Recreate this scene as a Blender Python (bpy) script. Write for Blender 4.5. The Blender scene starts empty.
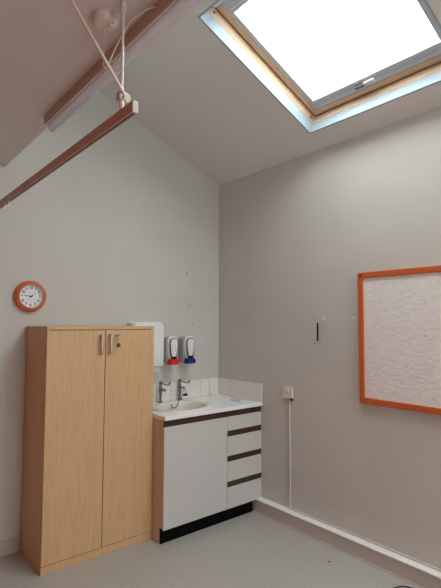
import bpy, bmesh, math, random
from mathutils import Vector, Matrix
random.seed(7)
S = bpy.context.scene
COL = S.collection
PI = math.pi

# ------------------------------------------------------------------ helpers
def nodes(name):
    m = bpy.data.materials.new(name); m.use_nodes = True
    nt = m.node_tree; b = nt.nodes['Principled BSDF']
    return m, nt, b

def mat(name, col, rough=.5, metal=0., spec=.5, noise=None, bump=None, coat=0.):
    """noise=(scale, amount, stretch xyz) varies the colour, bump=(scale, strength)"""
    m, nt, b = nodes(name)
    b.inputs['Base Color'].default_value = (*col, 1)
    b.inputs['Roughness'].default_value = rough
    b.inputs['Metallic'].default_value = metal
    b.inputs['Specular IOR Level'].default_value = spec
    b.inputs['Coat Weight'].default_value = coat
    tc = nt.nodes.new('ShaderNodeTexCoord')
    if noise is None: noise = (35., .03, (1, 1, 1))
    sc, am, st = noise
    mp = nt.nodes.new('ShaderNodeMapping'); mp.inputs['Scale'].default_value = st
    nt.links.new(tc.outputs['Object'], mp.inputs['Vector'])
    n = nt.nodes.new('ShaderNodeTexNoise'); n.inputs['Scale'].default_value = sc
    n.inputs['Detail'].default_value = 5
    nt.links.new(mp.outputs['Vector'], n.inputs['Vector'])
    r = nt.nodes.new('ShaderNodeValToRGB')
    r.color_ramp.elements[0].position = .3; r.color_ramp.elements[1].position = .7
    r.color_ramp.elements[0].color = (*[c * (1 - am) for c in col], 1)
    r.color_ramp.elements[1].color = (*[min(1, c * (1 + am)) for c in col], 1)
    nt.links.new(n.outputs['Fac'], r.inputs['Fac'])
    nt.links.new(r.outputs['Color'], b.inputs['Base Color'])
    if bump:
        n2 = nt.nodes.new('ShaderNodeTexNoise'); n2.inputs['Scale'].default_value = bump[0]
        n2.inputs['Detail'].default_value = 4
        nt.links.new(tc.outputs['Object'], n2.inputs['Vector'])
        bp = nt.nodes.new('ShaderNodeBump'); bp.inputs['Strength'].default_value = bump[1]
        bp.inputs['Distance'].default_value = .01
        nt.links.new(n2.outputs['Fac'], bp.inputs['Height'])
        nt.links.new(bp.outputs['Normal'], b.inputs['Normal'])
    return m

def wood_mat(name, c1, c2, rough=.45, scale=(14, 14, .9), noise_scale=3.0):
    m, nt, b = nodes(name)
    b.inputs['Roughness'].default_value = rough
    tc = nt.nodes.new('ShaderNodeTexCoord'); mp = nt.nodes.new('ShaderNodeMapping')
    mp.inputs['Scale'].default_value = scale
    nt.links.new(tc.outputs['Object'], mp.inputs['Vector'])
    n = nt.nodes.new('ShaderNodeTexNoise'); n.inputs['Scale'].default_value = noise_scale
    n.inputs['Detail'].default_value = 8; n.inputs['Distortion'].default_value = .6
    nt.links.new(mp.outputs['Vector'], n.inputs['Vector'])
    r = nt.nodes.new('ShaderNodeValToRGB')
    r.color_ramp.elements[0].position = .3; r.color_ramp.elements[1].position = .72
    r.color_ramp.elements[0].color = (*c1, 1); r.color_ramp.elements[1].color = (*c2, 1)
    nt.links.new(n.outputs['Fac'], r.inputs['Fac'])
    # short pore flecks
    mp2 = nt.nodes.new('ShaderNodeMapping'); mp2.inputs['Scale'].default_value = tuple(s * (9 if s > 2 else 5) for s in scale)
    nt.links.new(tc.outputs['Object'], mp2.inputs['Vector'])
    n2 = nt.nodes.new('ShaderNodeTexNoise'); n2.inputs['Scale'].default_value = 3
    nt.links.new(mp2.outputs['Vector'], n2.inputs['Vector'])
    r2 = nt.nodes.new('ShaderNodeValToRGB')
    r2.color_ramp.elements[0].position = .35; r2.color_ramp.elements[1].position = .5
    r2.color_ramp.elements[0].color = (.86, .84, .8, 1); r2.color_ramp.elements[1].color = (1, 1, 1, 1)
    nt.links.new(n2.outputs['Fac'], r2.inputs['Fac'])
    mx = nt.nodes.new('ShaderNodeMixRGB'); mx.blend_type = 'MULTIPLY'; mx.inputs['Fac'].default_value = 1
    nt.links.new(r.outputs['Color'], mx.inputs['Color1']); nt.links.new(r2.outputs['Color'], mx.inputs['Color2'])
    nt.links.new(mx.outputs['Color'], b.inputs['Base Color'])
    return m

class MB:
    def __init__(s): s.bm = bmesh.new()
    def box(s, a, b, rot=None, piv=None):
        x0, y0, z0 = [min(p, q) for p, q in zip(a, b)]; x1, y1, z1 = [max(p, q) for p, q in zip(a, b)]
        vs = [s.bm.verts.new(p) for p in ((x0,y0,z0),(x1,y0,z0),(x1,y1,z0),(x0,y1,z0),(x0,y0,z1),(x1,y0,z1),(x1,y1,z1),(x0,y1,z1))]
        for f in ((3,2,1,0),(4,5,6,7),(0,1,5,4),(1,2,6,5),(2,3,7,6),(3,0,4,7)): s.bm.faces.new([vs[i] for i in f])
        if rot is not None: bmesh.ops.rotate(s.bm, verts=vs, cent=piv, matrix=rot)
        return s
    def quad(s, *ps):
        s.bm.faces.new([s.bm.verts.new(p) for p in ps]); return s
    def prism(s, pts, d):
        """closed polygon (3-D points) extruded by vector d"""
        d = Vector(d); A = [s.bm.verts.new(p) for p in pts]; B = [s.bm.verts.new(Vector(p) + d) for p in pts]
        s.bm.faces.new(A[::-1]); s.bm.faces.new(B); n = len(pts)
        for i in range(n): s.bm.faces.new((A[i], A[(i+1) % n], B[(i+1) % n], B[i]))
        return s
    def tube(s, pts, r, n=12, caps=True):
        pts = [Vector(p) for p in pts]; rs = r if isinstance(r, (list, tuple)) else [r] * len(pts)
        rings = []; ref = None
        for i, p in enumerate(pts):
            if i == 0: t = pts[1] - p
            elif i == len(pts) - 1: t = p - pts[-2]
            else: t = (pts[i+1] - p).normalized() + (p - pts[i-1]).normalized()
            t.normalize()
            if ref is None:
                ref = Vector((0, 0, 1)) if abs(t.z) < .9 else Vector((1, 0, 0))
            a = (ref - t * ref.dot(t)).normalized(); bb = t.cross(a); ref = a
            rings.append([s.bm.verts.new(p + (a * math.cos(2*PI*k/n) + bb * math.sin(2*PI*k/n)) * rs[i]) for k in range(n)])
        for A, B in zip(rings, rings[1:]):
            for k in range(n): s.bm.faces.new((A[k], A[(k+1) % n], B[(k+1) % n], B[k]))
        if caps:
            s.bm.faces.new(rings[0][::-1]); s.bm.faces.new(rings[-1])
        return s
    def lathe(s, prof, c, axis, n=32, ex=1., ey=1., closed=False):
        """prof: (radius, height along axis); ex, ey stretch the two cross directions"""
        ax = Vector(axis).normalized()
        a = Vector((1, 0, 0)) if abs(ax.x) < .9 else Vector((0, 1, 0)); a = (a - ax * a.dot(ax)).normalized(); b = ax.cross(a)
        c = Vector(c); rings = []
        for r, h in prof:
            if r < 1e-6: rings.append([s.bm.verts.new(c + ax * h)])
            else: rings.append([s.bm.verts.new(c + ax * h + a * (math.cos(2*PI*k/n) * r * ex) + b * (math.sin(2*PI*k/n) * r * ey)) for k in range(n)])
        prs = list(zip(rings, rings[1:]))
        if closed: prs.append((rings[-1], rings[0]))
        for A, B in prs:
            for k in range(n):
                k2 = (k + 1) % n
                if len(A) == 1 and len(B) == 1: continue
                if len(A) == 1: s.bm.faces.new((A[0], B[k2], B[k]))
                elif len(B) == 1: s.bm.faces.new((A[k], A[k2], B[0]))
                else: s.bm.faces.new((A[k], A[k2], B[k2], B[k]))
        return s
    def loft(s, secs):
        """list of closed rings of points"""
        R = [[s.bm.verts.new(p) for p in q] for q in secs]; n = len(R[0])
        for A, B in zip(R, R[1:]):
            for k in range(n): s.bm.faces.new((A[k], A[(k+1) % n], B[(k+1) % n], B[k]))
        s.bm.faces.new(R[0][::-1]); s.bm.faces.new(R[-1]); return s
    def build(s, name, m, parent=None, bevel=0., smooth=False, kind=None):
        bmesh.ops.recalc_face_normals(s.bm, faces=s.bm.faces)
        me = bpy.data.meshes.new(name)
        off = Vector((0, 0, 0)); q = parent
        while q is not None: off += q.location if not q.get('_local') else Vector((0,0,0)); q = q.parent
        if off.length: bmesh.ops.translate(s.bm, verts=s.bm.verts, vec=-off)
        s.bm.to_mesh(me); s.bm.free()
        ms = m if isinstance(m, (list, tuple)) else [m]
        for x in ms: me.materials.append(x)
        if smooth:
            me.polygons.foreach_set('use_smooth', [True] * len(me.polygons))
            try: me.set_sharp_from_angle(angle=math.radians(40))
            except Exception: pass
        o = bpy.data.objects.new(name, me); COL.objects.link(o); o.parent = parent
        if bevel:
            bv = o.modifiers.new('bevel', 'BEVEL'); bv.width = bevel; bv.segments = 2; bv.limit_method = 'ANGLE'
        if kind: o['kind'] = kind
        return o

def thing(name, loc, label, cat, group=None):
    o = bpy.data.objects.new(name, None); COL.objects.link(o); o.location = loc; o.empty_display_size = .05
    o['label'] = label; o['category'] = cat
    if group: o['group'] = group
    return o
def tag(o, label, cat, group=None):
    o['label'] = label; o['category'] = cat
    if group: o['group'] = group
    return o

def rrect(cx, cz, w, h, r, y, n=5, wtop=None):
    """rounded rectangle ring in an x-z plane at y; wtop = top width"""
    out = []; wt = w if wtop is None else wtop
    for sx, sz, a0 in ((1, 1, 0), (-1, 1, 90), (-1, -1, 180), (1, -1, 270)):
        ww = (wt if sz > 0 else w)
        for k in range(n + 1):
            a = math.radians(a0 + 90 * k / n)
            out.append((cx + sx * (ww/2 - r) + r * math.cos(a), y, cz + sz * (h/2 - r) + r * math.sin(a)))
    return out

# ------------------------------------------------------------------ materials
M = {}
WALL = (.585, .595, .555)
M['wall'] = mat('wall_paint', WALL, .75, noise=(1.6, .035, (1, 1, 1)), bump=(90, .05))
M['ceiling'] = mat('ceiling_paint', (.71, .71, .68), .85, noise=(1.2, .02, (1, 1, 1)), bump=(60, .04))
M['flat_ceiling'] = M['ceiling']
M['terracotta'] = mat('terracotta_paint', (.56, .085, .018), .8, noise=(2, .03, (1, 1, 1)))  # terracotta for the unseen left wall, added to bounce warm light
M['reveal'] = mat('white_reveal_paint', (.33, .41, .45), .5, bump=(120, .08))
M['gloss_white'] = mat('white_gloss_paint', (.90, .90, .88), .35)
M['pink_trim'] = mat('skirting_paint', (.54, .51, .47), .5)
M['beech'] = wood_mat('beech_laminate', (.60, .395, .205), (.68, .455, .24))
M['beech_side'] = wood_mat('beech_side_laminate', (.58, .375, .19), (.63, .42, .22))  # same beech, with the shade on the cupboard side put into the colour
M['pine'] = wood_mat('lacquered_pine', (.60, .42, .27), (.72, .53, .36), .35, scale=(2, 14, 14))
M['pine_v'] = wood_mat('lacquered_pine_side', (.60, .42, .27), (.72, .53, .36), .35, scale=(14, 2, 14))
M['pine_panel'] = wood_mat('pale_wood_panel', (.60, .44, .32), (.68, .52, .39), .5)
M['dark_wood'] = wood_mat('dark_walnut_strip', (.03, .014, .006), (.075, .036, .014), .4, scale=(2, 14, 20))
M['white_lam'] = mat('white_laminate', (.58, .59, .57), .4, noise=(3, .01, (1, 1, 1)))
M['worktop'] = mat("white_worktop_laminate", (.87, .90, .92), .2)
M['ceramic'] = mat('cream_ceramic', (.78, .74, .68), .12, coat=.3)
M['black'] = mat('black_plastic', (.010, .010, .012), .5, spec=.2)
M['plinth'] = mat('black_plinth_laminate', (.003, .003, .0035), .7, spec=.08)
M['chrome'] = mat('chrome', (.62, .62, .60), .18, metal=1.)
M['tap_chrome'] = mat('dulled_chrome', (.30, .30, .30), .25, metal=1.)
M['steel'] = mat('brushed_steel', (.62, .61, .58), .35, metal=1.)
M['dark_steel'] = mat('tarnished_chain', (.16, .16, .16), .4, metal=.6)
M['alu'] = mat('painted_grey_aluminium', (.50, .53, .56), .4, metal=.0)
M['alu_light'] = mat('pale_aluminium', (.62, .65, .68), .35)
M['white_pl'] = mat('white_plastic', (.80, .82, .79), .35)
M['white_pl2'] = mat('off_white_plastic', (.74, .74, .70), .4)
M['conduit'] = mat('painted_conduit', (.64, .635, .59), .45)
M['grey_body'] = mat('light_grey_plastic', (.36, .37, .38), .45)
M['grey_pl'] = mat('grey_plastic', (.36, .37, .38), .45)
M['red'] = mat('red_plastic', (.68, .02, .02), .3)
M['maroon'] = mat('dark_red_plastic', (.12, .01, .015), .3)
M['blue'] = mat('blue_plastic', (.004, .022, .18), .3)
M['orange'] = mat('orange_painted_wood', (.56, .12, .03), .35)
M['orange_clock'] = mat('orange_plastic', (.64, .145, .05), .25)
M['face'] = mat('clock_face_white', (.80, .82, .83), .5)
M['track'] = mat('track_enamel', (.50, .34, .27), .35)
M['rod'] = mat('white_rod_enamel', (.74, .70, .67), .3)
M['endcap'] = mat('pale_end_cap', (.58, .58, .52), .45)
M['diffuser'] = mat('opal_diffuser', (.93, .93, .97), .3)
_nt = M['diffuser'].node_tree; _o = [n for n in _nt.nodes if n.type == 'OUTPUT_MATERIAL'][0]
_m = _nt.nodes.new('ShaderNodeMixShader'); _m.inputs[0].default_value = .55; _t = _nt.nodes.new('ShaderNodeBsdfTranslucent'); _t.inputs[0].default_value = (.98, .98, 1, 1)
_nt.links.new(_nt.nodes['Principled BSDF'].outputs[0], _m.inputs[1]); _nt.links.new(_t.outputs[0], _m.inputs[2]); _nt.links.new(_m.outputs[0], _o.inputs[0])
M['lamp_body'] = mat('lamp_body_enamel', (.52, .42, .37), .4)
M['fob'] = mat('key_fob_plastic', (.09, .03, .035), .4)
M['pin'] = mat('yellow_pin', (.55, .45, .05), .4)
M['rawl'] = mat('wall_plug_plastic', (.13, .10, .08), .6)
M['filler'] = mat('white_filler', (.85, .85, .82), .6)
M['cable'] = mat('dark_cable', (.03, .03, .03), .5)

def vinyl():
    m, nt, b = nodes('grey_speckled_vinyl'); b.inputs['Roughness'].default_value = .42
    tc = nt.nodes.new('ShaderNodeTexCoord')
    n = nt.nodes.new('ShaderNodeTexNoise'); n.inputs['Scale'].default_value = 120; n.inputs['Detail'].default_value = 3
    nt.links.new(tc.outputs['Object'], n.inputs['Vector'])
    r = nt.nodes.new('ShaderNodeValToRGB'); e = r.color_ramp.elements
    e[0].position = .30; e[0].color = (.27, .26, .23, 1); e[1].position = .42; e[1].color = (.43, .423, .39, 1)
    x = e.new(.60); x.color = (.47, .465, .43, 1); x = e.new(.72); x.color = (.68, .67, .61, 1)
    nt.links.new(n.outputs['Fac'], r.inputs['Fac'])
    n2 = nt.nodes.new('ShaderNodeTexNoise'); n2.inputs['Scale'].default_value = 2.2
    nt.links.new(tc.outputs['Object'], n2.inputs['Vector'])
    r2 = nt.nodes.new('ShaderNodeValToRGB'); r2.color_ramp.elements[0].color = (.93, .93, .93, 1); r2.color_ramp.elements[1].color = (1.05, 1.05, 1.04, 1)
    nt.links.new(n2.outputs['Fac'], r2.inputs['Fac'])
    mx = nt.nodes.new('ShaderNodeMixRGB'); mx.blend_type = 'MULTIPLY'; mx.inputs['Fac'].default_value = 1
    nt.links.new(r.outputs['Color'], mx.inputs['Color1']); nt.links.new(r2.outputs['Color'], mx.inputs['Color2'])
    nt.links.new(mx.outputs['Color'], b.inputs['Base Color'])
    return m
M['floor'] = vinyl()

def tiles_mat():
    m, nt, b = nodes('white_wall_tiles'); b.inputs['Roughness'].default_value = .15
    tc = nt.nodes.new('ShaderNodeTexCoord')
    n = nt.nodes.new('ShaderNodeTexNoise'); n.inputs['Scale'].default_value = 6
    nt.links.new(tc.outputs['Object'], n.inputs['Vector'])
    r = nt.nodes.new('ShaderNodeValToRGB'); r.color_ramp.elements[0].color = (.79, .77, .72, 1); r.color_ramp.elements[1].color = (.85, .83, .78, 1)
    nt.links.new(n.outputs['Fac'], r.inputs['Fac']); nt.links.new(r.outputs['Color'], b.inputs['Base Color'])
    return m
M['tile'] = tiles_mat()
M['grout'] = mat('grout', (.60, .58, .53), .8)

def board_mat():
    m, nt, b = nodes('woodchip_white_board'); b.inputs['Roughness'].default_value = .8
    tc = nt.nodes.new('ShaderNodeTexCoord'); mp = nt.nodes.new('ShaderNodeMapping'); mp.inputs['Scale'].default_value = (1, .55, 1.2)
    nt.links.new(tc.outputs['Object'], mp.inputs['Vector'])
    n = nt.nodes.new('ShaderNodeTexNoise'); n.inputs['Scale'].default_value = 45; n.inputs['Detail'].default_value = 6
    n.inputs['Roughness'].default_value = .65
    nt.links.new(mp.outputs['Vector'], n.inputs['Vector'])
    bp = nt.nodes.new('ShaderNodeBump'); bp.inputs['Strength'].default_value = .32; bp.inputs['Distance'].default_value = .012
    nt.links.new(n.outputs['Fac'], bp.inputs['Height']); nt.links.new(bp.outputs['Normal'], b.inputs['Normal'])
    r = nt.nodes.new('ShaderNodeValToRGB'); r.color_ramp.elements[0].position = .3; r.color_ramp.elements[1].position = .65
    r.color_ramp.elements[0].color = (.76, .77, .75, 1); r.color_ramp.elements[1].color = (.86, .87, .85, 1)
    nt.links.new(n.outputs['Fac'], r.inputs['Fac']); nt.links.new(r.outputs['Color'], b.inputs['Base Color'])
    return m
M['board'] = board_mat()

def glass(name='window_glass', tr=.97):
    m = bpy.data.materials.new(name); m.use_nodes = True; nt = m.node_tree; nt.nodes.clear()
    out = nt.nodes.new('ShaderNodeOutputMaterial'); mx = nt.nodes.new('ShaderNodeMixShader'); mx.inputs[0].default_value = .06
    t = nt.nodes.new('ShaderNodeBsdfTransparent'); t.inputs[0].default_value = (tr * .99, tr, tr, 1)
    g = nt.nodes.new('ShaderNodeBsdfGlossy'); g.inputs['Roughness'].default_value = .05
    nt.links.new(t.outputs[0], mx.inputs[1]); nt.links.new(g.outputs[0], mx.inputs[2]); nt.links.new(mx.outputs[0], out.inputs[0])
    return m
M['glass'] = glass(); M['roof_glass'] = glass('tinted_roof_glass', .80)  # roof glass tint added to dim daylight at the skylight in view

# ------------------------------------------------------------------ measures
H1 = 2.92; TH = .3971; T = math.tan(TH)
XE = -1.945; ZC = 2.68           # edge and height of the lower flat ceiling
XL = -3.35; YF = -7.6             # left wall, wall behind the camera
ZR = H1 - XE * T

# ------------------------------------------------------------------ room shell
fl = MB().box((XL - .1, YF - .1, -.1), (.1, .1, 0)).build('floor', M['floor'], kind='structure')
wb = MB().prism([(XL - .1, 0, 0), (.1, 0, 0), (.1, 0, H1 - .1 * T + .3), (0, 0, H1 + .3), (XE, 0, ZR + .3), (XL - .1, 0, ZR + .3)], (0, .12, 0)).build('wall_back', M['wall'], kind='structure')
wr = MB().box((0, YF, 0), (.12, 0, H1)).build('wall_right', M['wall'], kind='structure')
wl = MB().box((XL - .12, YF, 0), (XL, 0, ZC)).build('wall_left', M['terracotta'], kind='structure')  # out of view; its colour is there to warm the left-facing sides
FX0, FX1, FZ0, FZ1 = -2.2, -.7, 1.2, 2.15       # unseen window added in the wall behind the camera for fill light
wf = MB().box((XL - .1, YF - .12, 0), (FX0, YF, ZR + .3)).box((FX1, YF - .12, 0), (.1, YF, ZR + .3)).box((FX0, YF - .12, 0), (FX1, YF, FZ0)).box((FX0, YF - .12, FZ1), (FX1, YF, ZR + .3)).build('wall_front', M['wall'], kind='structure')

# skylight openings in slope coordinates (u up the slope, v towards the camera, w outwards)
UD = Vector((-math.cos(TH), 0, math.sin(TH))); VD = Vector((0, -1, 0)); WD = Vector((math.sin(TH), 0, math.cos(TH)))
O0 = Vector((0, 0, H1))
def sp(u, v, w): return O0 + UD * u + VD * v + WD * w
U0, U1 = .188, 1.306; V0, V1 = 1.27, 2.365; DV = 1.95
UMAX = -XE / math.cos(TH)
c = MB()
us = [0, U0, U1, UMAX]; vs = [0, V0, V1, V0 + DV, V1 + DV, V0 + 2 * DV, V1 + 2 * DV, -YF]
for i in range(3):
    for j in range(7):
        if i == 1 and j in (1, 3, 5): continue
        c.quad(sp(us[i], vs[j], 0), sp(us[i+1], vs[j], 0), sp(us[i+1], vs[j+1], 0), sp(us[i], vs[j+1], 0))
c.build('ceiling', M['ceiling'], kind='structure')
MB().box((XL, YF, ZC), (XE - .02, 0, ZC + .04)).box((XE - .02, YF, ZC), (XE, 0, ZR)).build('ceiling', M['flat_ceiling'], kind='structure')

# skirting on the back wall, boxed ledge along the right wall
MB().box((XL, -.016, 0), (-1.80, 0, .092)).build('baseboard_back', M['pink_trim'], bevel=.004, kind='structure')
t1 = MB().box((-.0638, YF, 0), (0, -.02, .098)).build('trim_1', M['pink_trim'], kind='structure')
MB().box((-.068, YF, .098), (0, -.02, .1085)).build('ledge_top', M['gloss_white'], t1, bevel=.0025)
MB().box((-.074, YF, 0), (-.0638, -.545, .006)).build('bead', M['pink_trim'], t1)
MB().box((XL, -.03, ZC - .012), (XE - .01, 0, ZC)).build('trim_2', M['pink_trim'], kind='structure')

# drilled holes, plugs and filler left in the walls (parts of the wall)
for x, z, r in ((-.383,2.024,.006),(-.372,2.026,.004),(-.305,1.903,.004),(-.122,1.907,.003),(-.549,1.757,.004),(-.614,1.731,.004),(-.383,1.762,.005),
             (-.356,1.73,.005),(-.345,1.731,.004),(-.303,1.652,.003),(-.311,1.569,.005),(-.342,1.557,.004),(-.136,1.564,.004),(-.607,1.552,.005)):
    MB().lathe([(0, 0), (r, 0), (r, .002), (r * .5, .003), (0, .003)], (x, 0, z), (0, -1, 0), 10).build('screw_hole', M['rawl'], wb)
for y, z, r in ((-.121,1.624,.004),(-.304,1.608,.005),(-.43,1.619,.004),(-.122,1.356,.004),(-.297,1.356,.004),(-.43,1.369,.004),
             (-.898,1.60,.004),(-1.16,1.609,.005),(-.892,1.423,.003),(-1.156,1.421,.005),(-.807,1.357,.003)):
    MB().lathe([(0, 0), (r, 0), (r, .002), (r * .5, .003), (0, .003)], (0, y, z), (-1, 0, 0), 10).build('screw_hole', M['rawl'], wr)
for y, z, r in ((-1.507,1.612,.009),(-1.242,1.435,.006)):
    MB().lathe([(0, 0), (r, 0), (r * .9, .003), (r * .4, .005), (0, .005)], (0, y, z), (-1, 0, 0), 14).build('wall_plug', M['filler'], wr)
MB().tube([(-.003, -1.228, 1.600), (-.003, -1.245, 1.609), (-.003, -1.256, 1.62)], [.004, .006, .004], 8).build('wall_plug', M['filler'], wr)

# ------------------------------------------------------------------ skylight windows
def ring(mb, u0, u1, v0, v1, w0, w1, a, b, c, d):
    """frame ring: a bottom, b top, c left, d right member widths; local coordinates"""
    mb.box((u0, v0, w0), (u0 + a, v1, w1)); mb.box((u1 - b, v0, w0), (u1, v1, w1))
    mb.box((u0 + a, v0, w0), (u1 - b, v0 + c, w1)); mb.box((u0 + a, v1 - d, w0), (u1 - b, v1, w1))
    return mb
def ring2(u0, u1, v0, v1, w0, w1, a, b, c, d, name, mu, mv, par):
    m = MB(); m.box((u0 + a, v0, w0), (u1 - b, v0 + c, w1)); m.box((u0 + a, v1 - d, w0), (u1 - b, v1, w1))
    o = m.build(name, mu, par, bevel=.002)
    m = MB(); m.box((u0, v0, w0), (u0 + a, v1, w1)); m.box((u1 - b, v0, w0), (u1, v1, w1))
    m.build(name, mv, par, bevel=.002)
    return o
def skylight(n, dv):
    R = Matrix((UD, VD, WD)).transposed().to_4x4(); R.translation = O0 + VD * dv
    e = bpy.data.objects.new('window_%d' % n, None); COL.objects.link(e); e.matrix_world = R; e['kind'] = 'structure'; e['_local'] = 1
    a0, a1, b0, b1 = U0, U1, V0, V1
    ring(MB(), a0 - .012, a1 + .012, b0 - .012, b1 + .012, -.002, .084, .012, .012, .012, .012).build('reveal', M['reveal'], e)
    ring2(a0 - .05, a1 + .05, b0 - .05, b1 + .05, .084, .235, .052, .052, .052, .052, 'frame', M['pine'], M['pine_v'], e)
    ring(MB(), a0 + .002, a1 - .002, b0 + .002, b1 - .002, .150, .20, .012, .012, .012, .012).build('gasket', M['black'], e)
    ring2(a0 + .012, a1 - .012, b0 + .012, b1 - .012, .142, .235, .040, .040, .040, .040, 'sash', M['pine'], M['pine_v'], e)
    rail = ring(MB(), a0 + .052, a1 - .052, b0 + .052, b1 - .052, .146, .225, .080, .106, .031, .045).build('blind_rail', M['alu'], e, bevel=.004)
    for uu in (a0 + .070, a0 + .112, a1 - .075, a1 - .135):
        MB().box((uu, b0 + .084, .1445), (uu + .008, b1 - .098, .1475)).build('rail_lip', M['alu_light'], rail)
    MB().box((a0 + .12, b0 + .07, .185), (a1 - .14, b1 - .07, .190)).build('glass', M['roof_glass'] if n == 1 else M['glass'], e)
    MB().box((a1 - .050, b0 + .03, .100), (a1 - .020, b1 - .03, .128)).build('control_bar', M['alu_light'], e, bevel=.006)
    vm = b0 + .485
    lt = MB().box((a0 + .078, vm - .075, .128), (a0 + .102, vm + .01, .146)).build('latch', M['dark_steel'], e, bevel=.003)
    MB().box((a0 + .088, vm + .0, .120), (a0 + .112, vm + .075, .136)).build('latch_lever', M['alu_light'], lt, bevel=.004)
    for uu, vv in ((a0 + .04, b0 + .0025), (a1 - .07, b0 + .0025)):
        MB().lathe([(0, 0), (.007, 0), (.006, .003), (0, .003)], (uu, vv, .112), (0, 1, 0), 12).build('screw', M['black'], e)
skylight(1, 0); skylight(2, DV); skylight(4, 2 * DV)  # first one is in view; the other two are added to light the room

w3 = bpy.data.objects.new('window_3', None); COL.objects.link(w3); w3.location = ((FX0 + FX1) / 2, YF, FZ0); w3['kind'] = 'structure'  # added window, never in view, brightens the front faces
m = MB(); m.box((FX0, YF - .10, FZ0), (FX1, YF - .04, FZ0 + .05)).box((FX0, YF - .10, FZ1 - .05), (FX1, YF - .04, FZ1))
for xx in (FX0, (FX0 + FX1) / 2 - .025, FX1 - .05): m.box((xx, YF - .10, FZ0 + .05), (xx + .05, YF - .04, FZ1 - .05))
m.build('frame', M['white_pl'], w3); MB().box((FX0 + .05, YF - .072, FZ0 + .05), (FX1 - .05, YF - .068, FZ1 - .05)).build('glass', M['glass'], w3)

# ------------------------------------------------------------------ tall beech cupboard
XA, XB, DC, HC = -1.780, -.983, -.428, 1.548
t = thing('tall_cupboard', ((XA + XB) / 2, -.21, 0), 'tall two-door beech laminate cupboard with bow handles left of the sink', 'cupboard')
MB().box((XA, DC + .02, 0), (XA + .018, -.004, HC - .022)).box((XB - .018, DC + .02, 0), (XB, -.004, HC - .022)).build('side_panel', M['beech_side'], t, bevel=.001)
MB().box((XA, DC, HC - .022), (XB, -.004, HC)).build('top_panel', M['beech'], t, bevel=.0015)
MB().box((XA + .018, -.012, .05), (XB - .018, -.004, HC - .022)).build('back_panel', M['beech_side'], t)
MB().box((XA + .018, DC + .02, .05), (XB - .018, -.012, .068)).build('bottom_panel', M['beech'], t)
MB().box((XA, DC + .003, 0), (XB, DC + .020, .050)).build('plinth', M['beech'], t, bevel=.001)
XM = -1.376
def bow(x, z0, z1, y, par):
    pts = []
    for k in range(11):
        a = PI * k / 10; zz = (z0 + z1) / 2 - math.cos(a) * (z1 - z0) / 2
        yy = y - .030 * min(1, math.sin(a) * 1.9)
        pts.append((x, yy, zz))
    MB().tube(pts, .0088, 12).build('handle', M['steel'], par, smooth=True)
for xa, xb, hx in ((XA + .001, XM - .0025, -1.413), (XM + .0025, XB - .001, -1.345)):
    d = MB().box((xa, DC, .054), (xb, DC + .018, HC - .026)).build('door', M['beech'], t, bevel=.001)
    bow(hx, 1.358, 1.488, DC + .002, d)
lk = MB().lathe([(0, 0), (.011, 0), (.011, .004), (.008, .012), (0, .012)], (-1.292, DC, 1.486), (0, -1, 0), 16).build('lock', M['steel'], d, smooth=True)
k = thing('key', (-1.292, DC - .012, 1.486), 'small key with a dark red fob hanging in the cupboard door lock', 'key')
MB().box((-1.306, DC - .034, 1.484), (-1.278, DC - .0125, 1.4885)).build('key_bow', M['black'], k, bevel=.001)
MB().tube([(-1.292, DC - .03, 1.484), (-1.291, DC - .03, 1.465), (-1.292, DC - .029, 1.445), (-1.290, DC - .028, 1.432)], .0016, 6).build('key_chain', M['steel'], k)
MB().lathe([(0, 0), (.013, 0), (.015, .003), (.013, .006), (0, .006)], (-1.290, DC - .032, 1.415), (0, 1, 0), 18).build('key_fob', M['fob'], k, smooth=True)

# ------------------------------------------------------------------ sink unit
WX, WD_ = -.982, -.592
YD = -.577      # door faces
u = thing('sink_unit', (-.49, -.28, 0), 'white-fronted sink base unit with one door and four drawers under the worktop', 'cabinet')
MB().prism([(WX, -.004, 0), (WX, -.530, 0), (WX, -.530, .108), (WX, -.568, .108), (WX, -.568, .870), (WX, -.004, .870)], (.020, 0, 0)).build('side_panel', M['pine_panel'], u, bevel=.0008)
MB().box((-.022, -.560, .112), (-.004, -.004, .870)).build('side_panel', M['white_lam'], u)
MB().box((WX + .020, -.560, .112), (-.022, -.022, .128)).build('bottom_panel', M['white_lam'], u)
MB().box((WX + .0005, -.546, 0), (-.078, -.5305, .1075)).build('plinth', M['plinth'], u)
MB().box((-.392, -.558, .128), (-.376, -.022, .862)).build('divider', M['white_lam'], u)
XS = -.384
MB().box((WX - .001, -.572, .822), (-.003, -.5685, .869)).build('top_rail', M['dark_wood'], u)
MB().box((WX + .001, YD - .002, .102), (XS - .0015, -.5685, .822)).build('door', M['white_lam'], u, bevel=.001)
zs = [(.711, .822), (.513, .665), (.313, .467), (.102, .268)]
for i, (za, zb) in enumerate(zs):
    dr = MB().box((XS + .0015, YD - .002, za), (-.003, -.5685, zb)).build('drawer', M['white_lam'], u, bevel=.001)
    if i < 3:
        zc = zs[i+1][1]
        MB().box((XS + .0015, -.574, zc + .0005), (-.003, -.5685, za - .0005)).build('grip_strip', M['dark_wood'], u)

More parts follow.
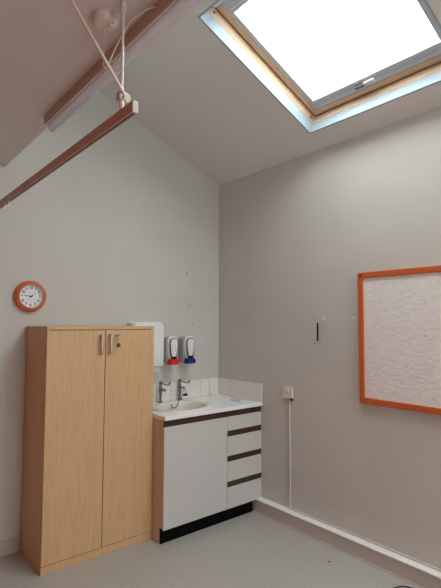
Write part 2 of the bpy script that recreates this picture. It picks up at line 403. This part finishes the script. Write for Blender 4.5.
# worktop with an oval cut-out
BC = Vector((-.663, -.335)); BA, BB = .262, .215    # basin outline half axes
def worktop():
    mb = MB(); bm = mb.bm; n = 48
    x0, x1, y0, y1 = WX - .001, -.002, WD_, -.002; zt, zb = .90, .870
    inner = [(BC.x + (BA - .03) * math.cos(2*PI*k/n), BC.y + (BB - .03) * math.sin(2*PI*k/n)) for k in range(n)]
    outer = []
    for k in range(n):
        a = 2*PI*k/n; dx, dy = math.cos(a), math.sin(a); tt = 1e9
        if dx > 1e-9: tt = min(tt, (x1 - BC.x) / dx)
        if dx < -1e-9: tt = min(tt, (x0 - BC.x) / dx)
        if dy > 1e-9: tt = min(tt, (y1 - BC.y) / dy)
        if dy < -1e-9: tt = min(tt, (y0 - BC.y) / dy)
        outer.append([BC.x + dx * tt, BC.y + dy * tt])
    for cx, cy in ((x0, y0), (x1, y0), (x1, y1), (x0, y1)):
        i = min(range(n), key=lambda q: (outer[q][0] - cx) ** 2 + (outer[q][1] - cy) ** 2); outer[i] = [cx, cy]
    it = [bm.verts.new((*p, zt)) for p in inner]; ot = [bm.verts.new((*p, zt)) for p in outer]
    ib = [bm.verts.new((*p, zb)) for p in inner]; ob = [bm.verts.new((*p, zb)) for p in outer]
    for k in range(n):
        j = (k + 1) % n
        bm.faces.new((it[k], ot[k], ot[j], it[j])); bm.faces.new((ib[j], ob[j], ob[k], ib[k]))
        bm.faces.new((ot[k], ob[k], ob[j], ot[j])); bm.faces.new((it[j], ib[j], ib[k], it[k]))
    return mb
wt = tag(worktop().build('worktop', M['worktop'], bevel=.004), 'white laminate worktop covering the sink unit in the corner', 'worktop')

bs = thing('washbasin', (BC.x, BC.y, .90), 'cream oval washbasin set into the white worktop', 'basin')
prof = [(1.0, .0), (1.0, .006), (.985, .012), (.95, .014), (.84, .011), (.80, -.002), (.77, -.04), (.68, -.09), (.5, -.125), (.12, -.14), (.12, -.15), (.5, -.137), (.71, -.10), (.80, -.045), (.83, -.006)]
MB().lathe([(r, h) for r, h in prof], (BC.x, BC.y, .90), (0, 0, 1), 56, BA, BB, closed=True).build('bowl', M['ceramic'], bs, smooth=True)
MB().lathe([(0, -.143), (.022, -.143), (.024, -.137), (.016, -.136), (0, -.139)], (BC.x, BC.y, .90), (0, 0, 1), 20).build('drain', M['chrome'], bs, smooth=True)

def tap(x, y, label, turned):
    g = thing('basin_tap', (x, y, .905), label, 'tap', 'lever taps behind the washbasin')
    z = .90
    MB().lathe([(0, .0), (.026, .0), (.026, .004), (.018, .008), (.010, .014), (.0105, .05), (.013, .075), (.0155, .095), (.0155, .125), (.011, .132), (.0115, .155), (.014, .158), (.014, .174), (.009, .178), (0, .178)], (x, y, z), (0, 0, 1), 20).build('tap_body', M['tap_chrome'], g, smooth=True)
    MB().tube([(x, y, z + .108), (x + .003, y - .035, z + .110), (x + .004, y - .046, z + .110), (x + .004, y - .060, z + .108), (x + .004, y - .066, z + .100)], [.010, .007, .0125, .0125, .008], 12).build('spout', M['tap_chrome'], g, smooth=True)
    MB().tube([(x, y, z + .166), (x + .002, y - .04, z + .160), (x + .004, y - .090, z + .157), (x + .004, y - .122, z + .160), (x + .004, y - .134, z + .170), (x + .004, y - .137, z + .182)], [.0085, .0055, .0055, .0065, .008, .009], 10).build('lever', M['tap_chrome'], g, smooth=True)
tap(-.690, -.062, 'chrome lever basin tap nearest the tall cupboard, without a plug chain', 0)
tap(-.476, -.040, 'chrome lever basin tap nearest the room corner, hung with the plug', 0)
pc = thing('basin_plug', (-.472, -.118, .950), 'black rubber basin plug on a chain slung over the right tap', 'plug')
MB().lathe([(0, 0), (.020, 0), (.023, .011), (.016, .016), (.004, .018), (.004, .026), (0, .026)], (-.472, -.120, .944), (0, 0, 1), 18).build('stopper', M['black'], pc, smooth=True)
pts = [(-.472, -.120, .971), (-.472, -.115, .990), (-.474, -.106, .996), (-.492, -.106, .985), (-.505, -.118, .950), (-.525, -.132, .924), (-.555, -.150, .920), (-.579, -.172, .917), (-.588, -.185, .902), (-.599, -.185, .889), (-.614, -.185, .873), (-.628, -.185, .868), (-.643, -.185, .869), (-.656, -.185, .881), (-.660, -.185, .893), (-.657, -.185, .902)]
MB().tube(pts, .0036, 6).build('plug_chain', M['dark_steel'], pc, smooth=True)

sd = thing('soap_dish', (-.128, -.41, .90), 'small flat white soap dish lying on the right of the worktop', 'soap dish')
MB().loft([[(p[0], p[2], q) for p in rrect(-.128, -.410, w, l, r, 0)] for q, w, l, r in ((.9005, .050, .130, .014), (.912, .058, .140, .018))]).build('dish', M['white_pl2'], sd, bevel=.002)
MB().box((-.143, -.46, .912), (-.137, -.36, .914)).box((-.119, -.46, .912), (-.113, -.36, .914)).build('drain_slots', M['grey_pl'], sd)
tag(MB().lathe([(0, 0), (.011, 0), (.011, .004), (.006, .009), (.007, .017), (0, .020)], (-.109, -.022, .90), (0, 0, 1), 16).build('chain_stud', M['steel'], smooth=True), 'tiny chrome stud on the worktop in front of the corner tiles', 'stud')

# tiled upstand behind the worktop
sb = thing('tile_splashback', (-.49, -.004, .90), 'single course of white square tiles around the worktop corner', 'tiles')
g = MB().box((-.984, -.0035, .9005), (-.0035, 0, 1.054)).build('grout_bed', M['grout'], sb)
m = MB(); x = -.009
while x > -.98:
    xa = max(x - .1075, -.984); m.box((xa + .001, -.0085, .901), (x - .001, -.003, 1.0545)); x -= .1095
m.build('tile_course', M['tile'], sb, bevel=.0015)
MB().box((-.0035, -.59, .9005), (0, -.0, 1.054)).build('grout_bed', M['grout'], sb)
m = MB(); y = -.009
for wdt in (.145, .145, .145, .145):
    m.box((-.0085, y - wdt + .002, .901), (-.003, y, 1.0545)); y -= wdt
m.build('tile_course', M['tile'], sb, bevel=.0015)

# ------------------------------------------------------------------ dispensers on the back wall
p = thing('paper_towel_dispenser', (-.84, 0, 1.21), 'large white paper towel dispenser half hidden behind the tall cupboard', 'dispenser')
cxp = -.833; secs = []
zc_, hh = 1.397, .372
for yy, w, h, r, zo in ((-.003, .285, .365, .012, 0), (-.030, .292, .372, .02, 0), (-.075, .292, .372, .03, 0), (-.105, .284, .360, .04, .002), (-.117, .270, .33, .05, .004)):
    secs.append(rrect(cxp, zc_ + zo, w, h, r, yy))
MB().loft(secs).build('cover', M['white_pl'], p, smooth=True)
MB().loft([rrect(cxp, 1.232, .284, .062, .02, -.02), rrect(cxp, 1.232, .284, .062, .02, -.085), rrect(cxp, 1.238, .280, .045, .02, -.114)]).build('base_trim', M['white_pl2'], p, smooth=True)
MB().box((cxp - .10, -.085, 1.168), (cxp + .125, -.035, 1.212)).build('outlet', M['white_pl2'], p, bevel=.006)

def soap(x, label, push, edge, button):
    g = thing('soap_dispenser', (x, 0, 1.22), label, 'dispenser', 'wall soap dispensers over the basin')
    # grey wall body, narrow white front shell with a keyhole rim, coloured push bar
    MB().loft([rrect(x, 1.338, .130, .222, .03, -.002), rrect(x, 1.338, .130, .222, .03, -.075), rrect(x + .002, 1.338, .122, .212, .03, -.085)]).build('body', M['grey_body'], g, smooth=True)
    def shell(w0, w1, h, y0, y1, zc):
        out = []
        for yy, s in ((y0, 1.), (y1 + .012, 1.), (y1, .86)):
            ring_ = []
            for k in range(28):
                a = 2*PI*k/28; zz = math.sin(a); xx = math.cos(a)
                xx = math.copysign(abs(xx) ** .7, xx); zz = math.copysign(abs(zz) ** .7, zz)
                w = (w1 + (w0 - w1) * (zz + 1) / 2) * s
                ring_.append((x + xx * w / 2, yy, zc + zz * h * s / 2))
            out.append(ring_)
        return MB().loft(out)
    shell(.122, .086, .212, -.080, -.110, 1.352).build('front_cover', M['white_pl'], g, smooth=True)
    shell(.112, .072, .198, -.106, -.1155, 1.350).build('cover_rim', edge, g, smooth=True)
    shell(.093, .050, .176, -.110, -.1205, 1.354).build('window_panel', M['face'], g, smooth=True)
    MB().lathe([(0, 0), (.024, 0), (.022, .009), (0, .010)], (x, -.114, 1.274), (0, -1, 0), 18, 1.1, .55).build('nozzle', M['black'], g, smooth=True)
    for dx, dz in ((-.014, 0), (.014, .0), (-.012, -.026), (.012, -.026), (-.015, .026), (.015, .026)):
        MB().lathe([(0, 0), (.004, 0), (.003, .001), (0, .001)], (x + dx, -.1205, 1.362 + dz), (0, -1, 0), 8).build('dot', M['grey_pl'], g)
    MB().loft([rrect(x, 1.241, .100, .048, .012, -.080, wtop=.090), rrect(x, 1.241, .104, .050, .014, -.120, wtop=.090), rrect(x, 1.241, .088, .038, .012, -.136, wtop=.078)]).build('push_bar', push, g, smooth=True)
    if button:
        MB().lathe([(0, 0), (.013, 0), (.011, .004), (0, .005)], (x - .061, -.040, 1.352), (-1, 0, 0), 14).build('side_button', M['maroon'], g, smooth=True)
soap(-.592, 'white wall soap dispenser with a red push bar', M['red'], M['maroon'], True)
soap(-.416, 'white wall soap dispenser with a dark blue push bar', M['blue'], M['black'], False)

# ------------------------------------------------------------------ wall clock
CX, CZ = -1.763, 1.760
ck = thing('wall_clock', (CX, 0, CZ), 'round orange wall clock with white face above the tall cupboard', 'clock')
MB().lathe([(.082, .002), (.110, .002), (.1135, .012), (.110, .024), (.100, .036), (.090, .042), (.086, .041), (.083, .034), (.082, .025)], (CX, 0, CZ), (0, -1, 0), 56, closed=True).build('rim', M['orange_clock'], ck, smooth=True)
MB().lathe([(.0865, .0405), (.0835, .0425), (.080, .038), (.078, .026), (.083, .026)], (CX, 0, CZ), (0, -1, 0), 56, closed=True).build('bezel', M['chrome'], ck, smooth=True)
dial = MB().lathe([(0, .005), (.082, .005), (.082, .024), (0, .024)], (CX, 0, CZ), (0, -1, 0), 48).build('dial', M['face'], ck)
def text(body, size, x, z, y, par, m, name):
    cu = bpy.data.curves.new(name, 'FONT'); cu.body = body; cu.size = size; cu.align_x = 'CENTER'; cu.align_y = 'CENTER'; cu.extrude = .0003; cu.offset = size * .03
    o = bpy.data.objects.new(name + '_src', cu); COL.objects.link(o)
    dg = bpy.context.evaluated_depsgraph_get(); me = bpy.data.meshes.new_from_object(o.evaluated_get(dg))
    COL.objects.unlink(o); bpy.data.objects.remove(o)
    me.transform(Matrix.Translation((x, y, z)) @ Matrix.Rotation(PI/2, 4, 'X'))
    me.transform(Matrix.Translation(-ck.location)); me.materials.clear(); me.materials.append(m)
    q = bpy.data.objects.new(name, me); COL.objects.link(q); q.parent = par
    return q
for h in range(1, 13):
    a = math.radians(90 - 30 * h)
    text(str(h), .024, CX + .062 * math.cos(a), CZ + .062 * math.sin(a), -.0246, dial, M['black'], 'numeral')
def hand(deg, L, w, y, name):
    a = math.radians(90 - deg); d = Vector((math.cos(a), 0, math.sin(a))); nrm = Vector((-d.z, 0, d.x)); cc = Vector((CX, y, CZ))
    MB().prism([cc - d * .012 + nrm * w, cc + d * L + nrm * w * .4, cc + d * L - nrm * w * .4, cc - d * .012 - nrm * w], (0, -.001, 0)).build(name, M['black'], dial)
hand(54, .042, .0028, -.0262, 'hour_hand'); hand(277, .060, .0022, -.0278, 'minute_hand')
MB().lathe([(0, .024), (.0055, .024), (.005, .031), (0, .032)], (CX, 0, CZ), (0, -1, 0), 16).build('hub', M['black'], dial)

# ------------------------------------------------------------------ notice board on the right wall
YB, ZB0, ZB1, LB = -1.556, 1.0285, 1.928, 1.25
nb = thing('notice_board', (0, YB - LB / 2, ZB0), 'white textured notice board with an orange frame on the right wall', 'notice board')
fw = .040
for a, b in (((-.026, YB - LB, ZB0), (-.001, YB, ZB0 + fw)), ((-.026, YB - LB, ZB1 - fw), (-.001, YB, ZB1)),
             ((-.0262, YB - fw, ZB0 + fw), (-.001, YB, ZB1 - fw)), ((-.0262, YB - LB, ZB0 + fw), (-.001, YB - LB + fw, ZB1 - fw))):
    MB().box(a, b).build('frame_bar', M['orange'], nb, bevel=.005)
pn = MB().box((-.014, YB - LB + fw, ZB0 + fw), (-.001, YB - fw, ZB1 - fw)).build('board_panel', M['board'], nb)
MB().lathe([(0, 0), (.008, 0), (.006, .002), (0, .002)], (-.0262, YB - .024, ZB1 - .020), (-1, 0, 0), 14).build('screw', M['black'], nb)
MB().lathe([(0, 0), (.006, 0), (.005, .004), (0, .005)], (-.014, -2.03, 1.500), (-1, 0, 0), 12).build('pin', M['pin'], nb)

# black strip, socket and conduit
tag(MB().box((-.004, -1.193, 1.440), (-.0005, -1.179, 1.577)).build('black_strip', M['black'], bevel=.001), 'short upright black strip on the grey wall left of the orange-framed board', 'strip')
so = thing('wall_socket', (0, -.889, .975), 'white surface-mounted wall socket above the vertical conduit', 'socket')
MB().box((-.010, -.936, .976), (-.0005, -.845, 1.066)).build('back_box', M['white_pl2'], so, bevel=.003)
MB().box((-.016, -.938, .974), (-.010, -.843, 1.068)).build('face_plate', M['white_pl2'], so, bevel=.003)
MB().box((-.021, -.902, 1.030), (-.016, -.885, 1.052)).build('switch', M['white_pl'], so, bevel=.001)
MB().box((-.0165, -.893, 1.012), (-.0158, -.886, 1.022)).box((-.0165, -.914, .992), (-.0158, -.904, .997)).box((-.0165, -.875, .992), (-.0158, -.865, .997)).build('pin_slots', M['black'], so)
MB().box((-.016, -.933, .958), (-.002, -.918, .9745)).build('cable_entry', M['black'], so)
cd = thing('conduit', (0, -.90, .112), 'slim wall conduit running down from the socket then along the ledge', 'conduit')
MB().box((-.010, -.9065, .1225), (-.0005, -.8945, .9735)).build('vertical_run', M['conduit'], cd, bevel=.003)
MB().box((-.012, YF + .02, .1095), (-.0005, -.885, .1225)).build('horizontal_run', M['conduit'], cd, bevel=.003)

# ------------------------------------------------------------------ ceiling lamp
lp = thing('strip_light', (-1.98, -1.73, ZC), 'unlit linear strip light with opal diffuser fixed beside the lower ceiling edge', 'ceiling light')
Ya, Yb = -.965, -2.52
MB().box((-2.012, Yb, 2.630), (-1.955, Ya, ZC - .0005)).build('lamp_body', M['lamp_body'], lp, bevel=.003)
sec = []
for k in range(13):
    a = PI * k / 12; sec.append((-1.974 + .020 * math.cos(a), 2.630 - .034 * math.sin(a)))
secs = [[(-1.974 + (x + 1.974) * s, y, 2.630 + (z - 2.630) * s) for x, z in sec] for y, s in ((Ya + .002, .86), (Ya - .008, 1), (Yb + .008, 1), (Yb - .002, .86))]
MB().loft(secs).build('diffuser', M['diffuser'], lp, smooth=True)
MB().box((-2.010, Yb + .004, 2.626), (-2.001, Ya - .004, 2.630)).build('edge_rail', M['alu_light'], lp)

# ------------------------------------------------------------------ curtain track on ceiling rods
XR, YR = -2.100, -2.020
ct = thing('curtain_track', (XR, YR, 2.255), 'suspended straight curtain track hung below the ceiling on white rods', 'curtain track')
ze = 2.293; zl = 2.255; YN = -2.106
m = MB()
m.box((XR - .0095, YN, zl + .004), (XR + .0095, -.002, ze))
m.box((XR - .0095, YN, zl), (XR - .0035, -.002, zl + .004)).box((XR + .0035, YN, zl), (XR + .0095, -.002, zl + .004))
m.build('rail', M['track'], ct)
MB().box((XR - .0033, YN + .005, zl + .0008), (XR + .0033, -.004, zl + .0038)).build('glider_slot', M['black'], ct)
MB().box((XR - .0105, YN - .011, zl - .001), (XR + .0105, YN - .0005, ze + .001)).build('end_cap', M['endcap'], ct, bevel=.002)
MB().tube([(XR, YR, ze), (XR, YR, ze + .045)], .0085, 14).build('socket_sleeve', M['rod'], ct, smooth=True)
MB().tube([(XR, YR, ze + .045), (XR, YR, 2.665)], .0052, 14).build('hanger_rod', M['rod'], ct, smooth=True)
MB().tube([(XR, YR, 2.642), (XR, YR, 2.679)], .011, 14).build('ceiling_socket', M['rod'], ct, smooth=True)
MB().tube([(XR + .006, YR - .012, ze + .052), (XR - .248, YR - .012, 2.672)], .0052, 14).build('brace_rod', M['rod'], ct, smooth=True)
jn = MB().box((XR - .015, YR - .012, ze + .036), (XR + .012, YR + .014, ze + .066)).build('clamp', M['lamp_body'], ct, bevel=.004)
for dx, dz in ((-.010, .058), (.006, .054), (-.002, .044)):
    MB().lathe([(0, 0), (.003, 0), (.0025, .003), (0, .003)], (XR + dx, YR - .012, ze + dz), (0, -1, 0), 10).build('screw', M['black'], jn)
MB().lathe([(0, -.002), (.018, -.002), (.0185, 0), (.017, .004), (0, .005)], (XR + .018, YR + .004, ze + .055), (0, -1, 0), 24).build('clamp_disc', M['endcap'], ct, smooth=True)
MB().tube([(XR - .248, YR - .012, 2.660), (XR - .248, YR - .012, 2.679)], .012, 14).build('ceiling_socket', M['rod'], ct, smooth=True)
for yy in (-.60, -.68):
    MB().tube([(XR, yy, zl + .001), (XR, yy, zl - .010), (XR + .006, yy, zl - .020), (XR, yy, zl - .030), (XR - .006, yy, zl - .020), (XR, yy, zl - .012)], .0024, 6).build('glider', M['white_pl'], ct, smooth=True)

# pull-cord ceiling switch
ps = thing('pull_switch', (-2.112, -1.908, ZC), 'round white ceiling pull switch with its cord draped to the strip light', 'ceiling switch')
MB().lathe([(0, .0005), (.047, .0005), (.048, .006), (.046, .022), (.038, .030), (0, .032)], (-2.112, -1.908, ZC), (0, 0, -1), 32).build('switch_base', M['rod'], ps, smooth=True)
MB().box((-2.106, -1.93, ZC - .036), (-2.078, -1.902, ZC - .0295)).build('label_tab', M['white_pl2'], ps, bevel=.002)
MB().tube([(-2.110, -1.895, ZC - .030), (-2.112, -1.897, 2.56), (-2.114, -1.90, 2.50)], .0018, 6).tube([(-2.114, -1.90, 2.50), (-2.108, -1.902, 2.49), (-2.10, -1.91, 2.505), (-2.085, -1.93, 2.56), (-2.068, -1.96, 2.615), (-2.055, -2.0, 2.648), (-2.035, -2.06, 2.660), (-2.013, -2.10, 2.662)], .0024, 8).build('cord', M['rod'], ps, smooth=True)

# dark cable loop on the floor
pts = []
for k in range(33):
    a = 2*PI*k/32 * .97; pts.append((-.235 + .115 * math.cos(a) - .0, -1.997 + .105 * math.sin(a), .006 + .004 * math.sin(a * 2) ** 2))
tag(MB().tube(pts, .0042, 8).build('cable_loop', M['cable'], smooth=True), 'thin dark loop of cable lying on the floor by the ledge', 'cable')
tag(MB().lathe([(0, 0), (.006, 0), (.006, .003), (0, .004)], (-.250, -1.457, 0), (0, 0, 1), 10).build('floor_crumb', M['black']), 'tiny dark crumb lying on the grey vinyl floor', 'debris')

# ------------------------------------------------------------------ light
w = bpy.data.worlds.new('sky'); S.world = w; w.use_nodes = True
bg = w.node_tree.nodes['Background']; bg.inputs[0].default_value = (.94, .965, .98, 1); bg.inputs[1].default_value = 9.0
for i in range(3):
    L = bpy.data.lights.new('skylight_portal', 'AREA'); L.shape = 'RECTANGLE'; L.size = U1 - U0 - .1; L.size_y = V1 - V0 - .1
    L.cycles.is_portal = True
    o = bpy.data.objects.new('skylight_portal', L); COL.objects.link(o)
    R = Matrix((UD, VD, WD)).transposed().to_4x4(); R.translation = sp((U0 + U1) / 2, (V0 + V1) / 2 + i * DV, .21); o.matrix_world = R

L = bpy.data.lights.new('window_portal', 'AREA'); L.shape = 'RECTANGLE'; L.size = FX1 - FX0; L.size_y = FZ1 - FZ0; L.cycles.is_portal = True
o = bpy.data.objects.new('window_portal', L); COL.objects.link(o); o.location = ((FX0 + FX1) / 2, YF - .11, (FZ0 + FZ1) / 2); o.rotation_euler = (PI / 2, 0, 0)

# ------------------------------------------------------------------ camera
cam = bpy.data.cameras.new('camera'); co = bpy.data.objects.new('camera', cam); COL.objects.link(co); S.camera = co
yaw, pitch, roll, f = .6936, .0628, .0033, 457.52
F = Vector((math.sin(yaw) * math.cos(pitch), math.cos(yaw) * math.cos(pitch), math.sin(pitch)))
r0 = Vector((math.cos(yaw), -math.sin(yaw), 0)); u0 = r0.cross(F)
rr = r0 * math.cos(roll) + u0 * math.sin(roll); uu = u0 * math.cos(roll) - r0 * math.sin(roll)
Rm = Matrix((rr, uu, -F)).transposed().to_4x4(); Rm.translation = (-2.8079, -3.4012, 1.5758); co.matrix_world = Rm
cam.sensor_fit = 'VERTICAL'; cam.sensor_height = 24; cam.lens = 24 * f / 588; cam.clip_start = .02

S.view_settings.view_transform = 'Standard'; S.view_settings.look = 'None'; S.view_settings.gamma = 1
S.view_settings.use_curve_mapping = False
S.view_settings.exposure = 1.08
for o in bpy.data.objects:
    if '_local' in o: del o['_local']
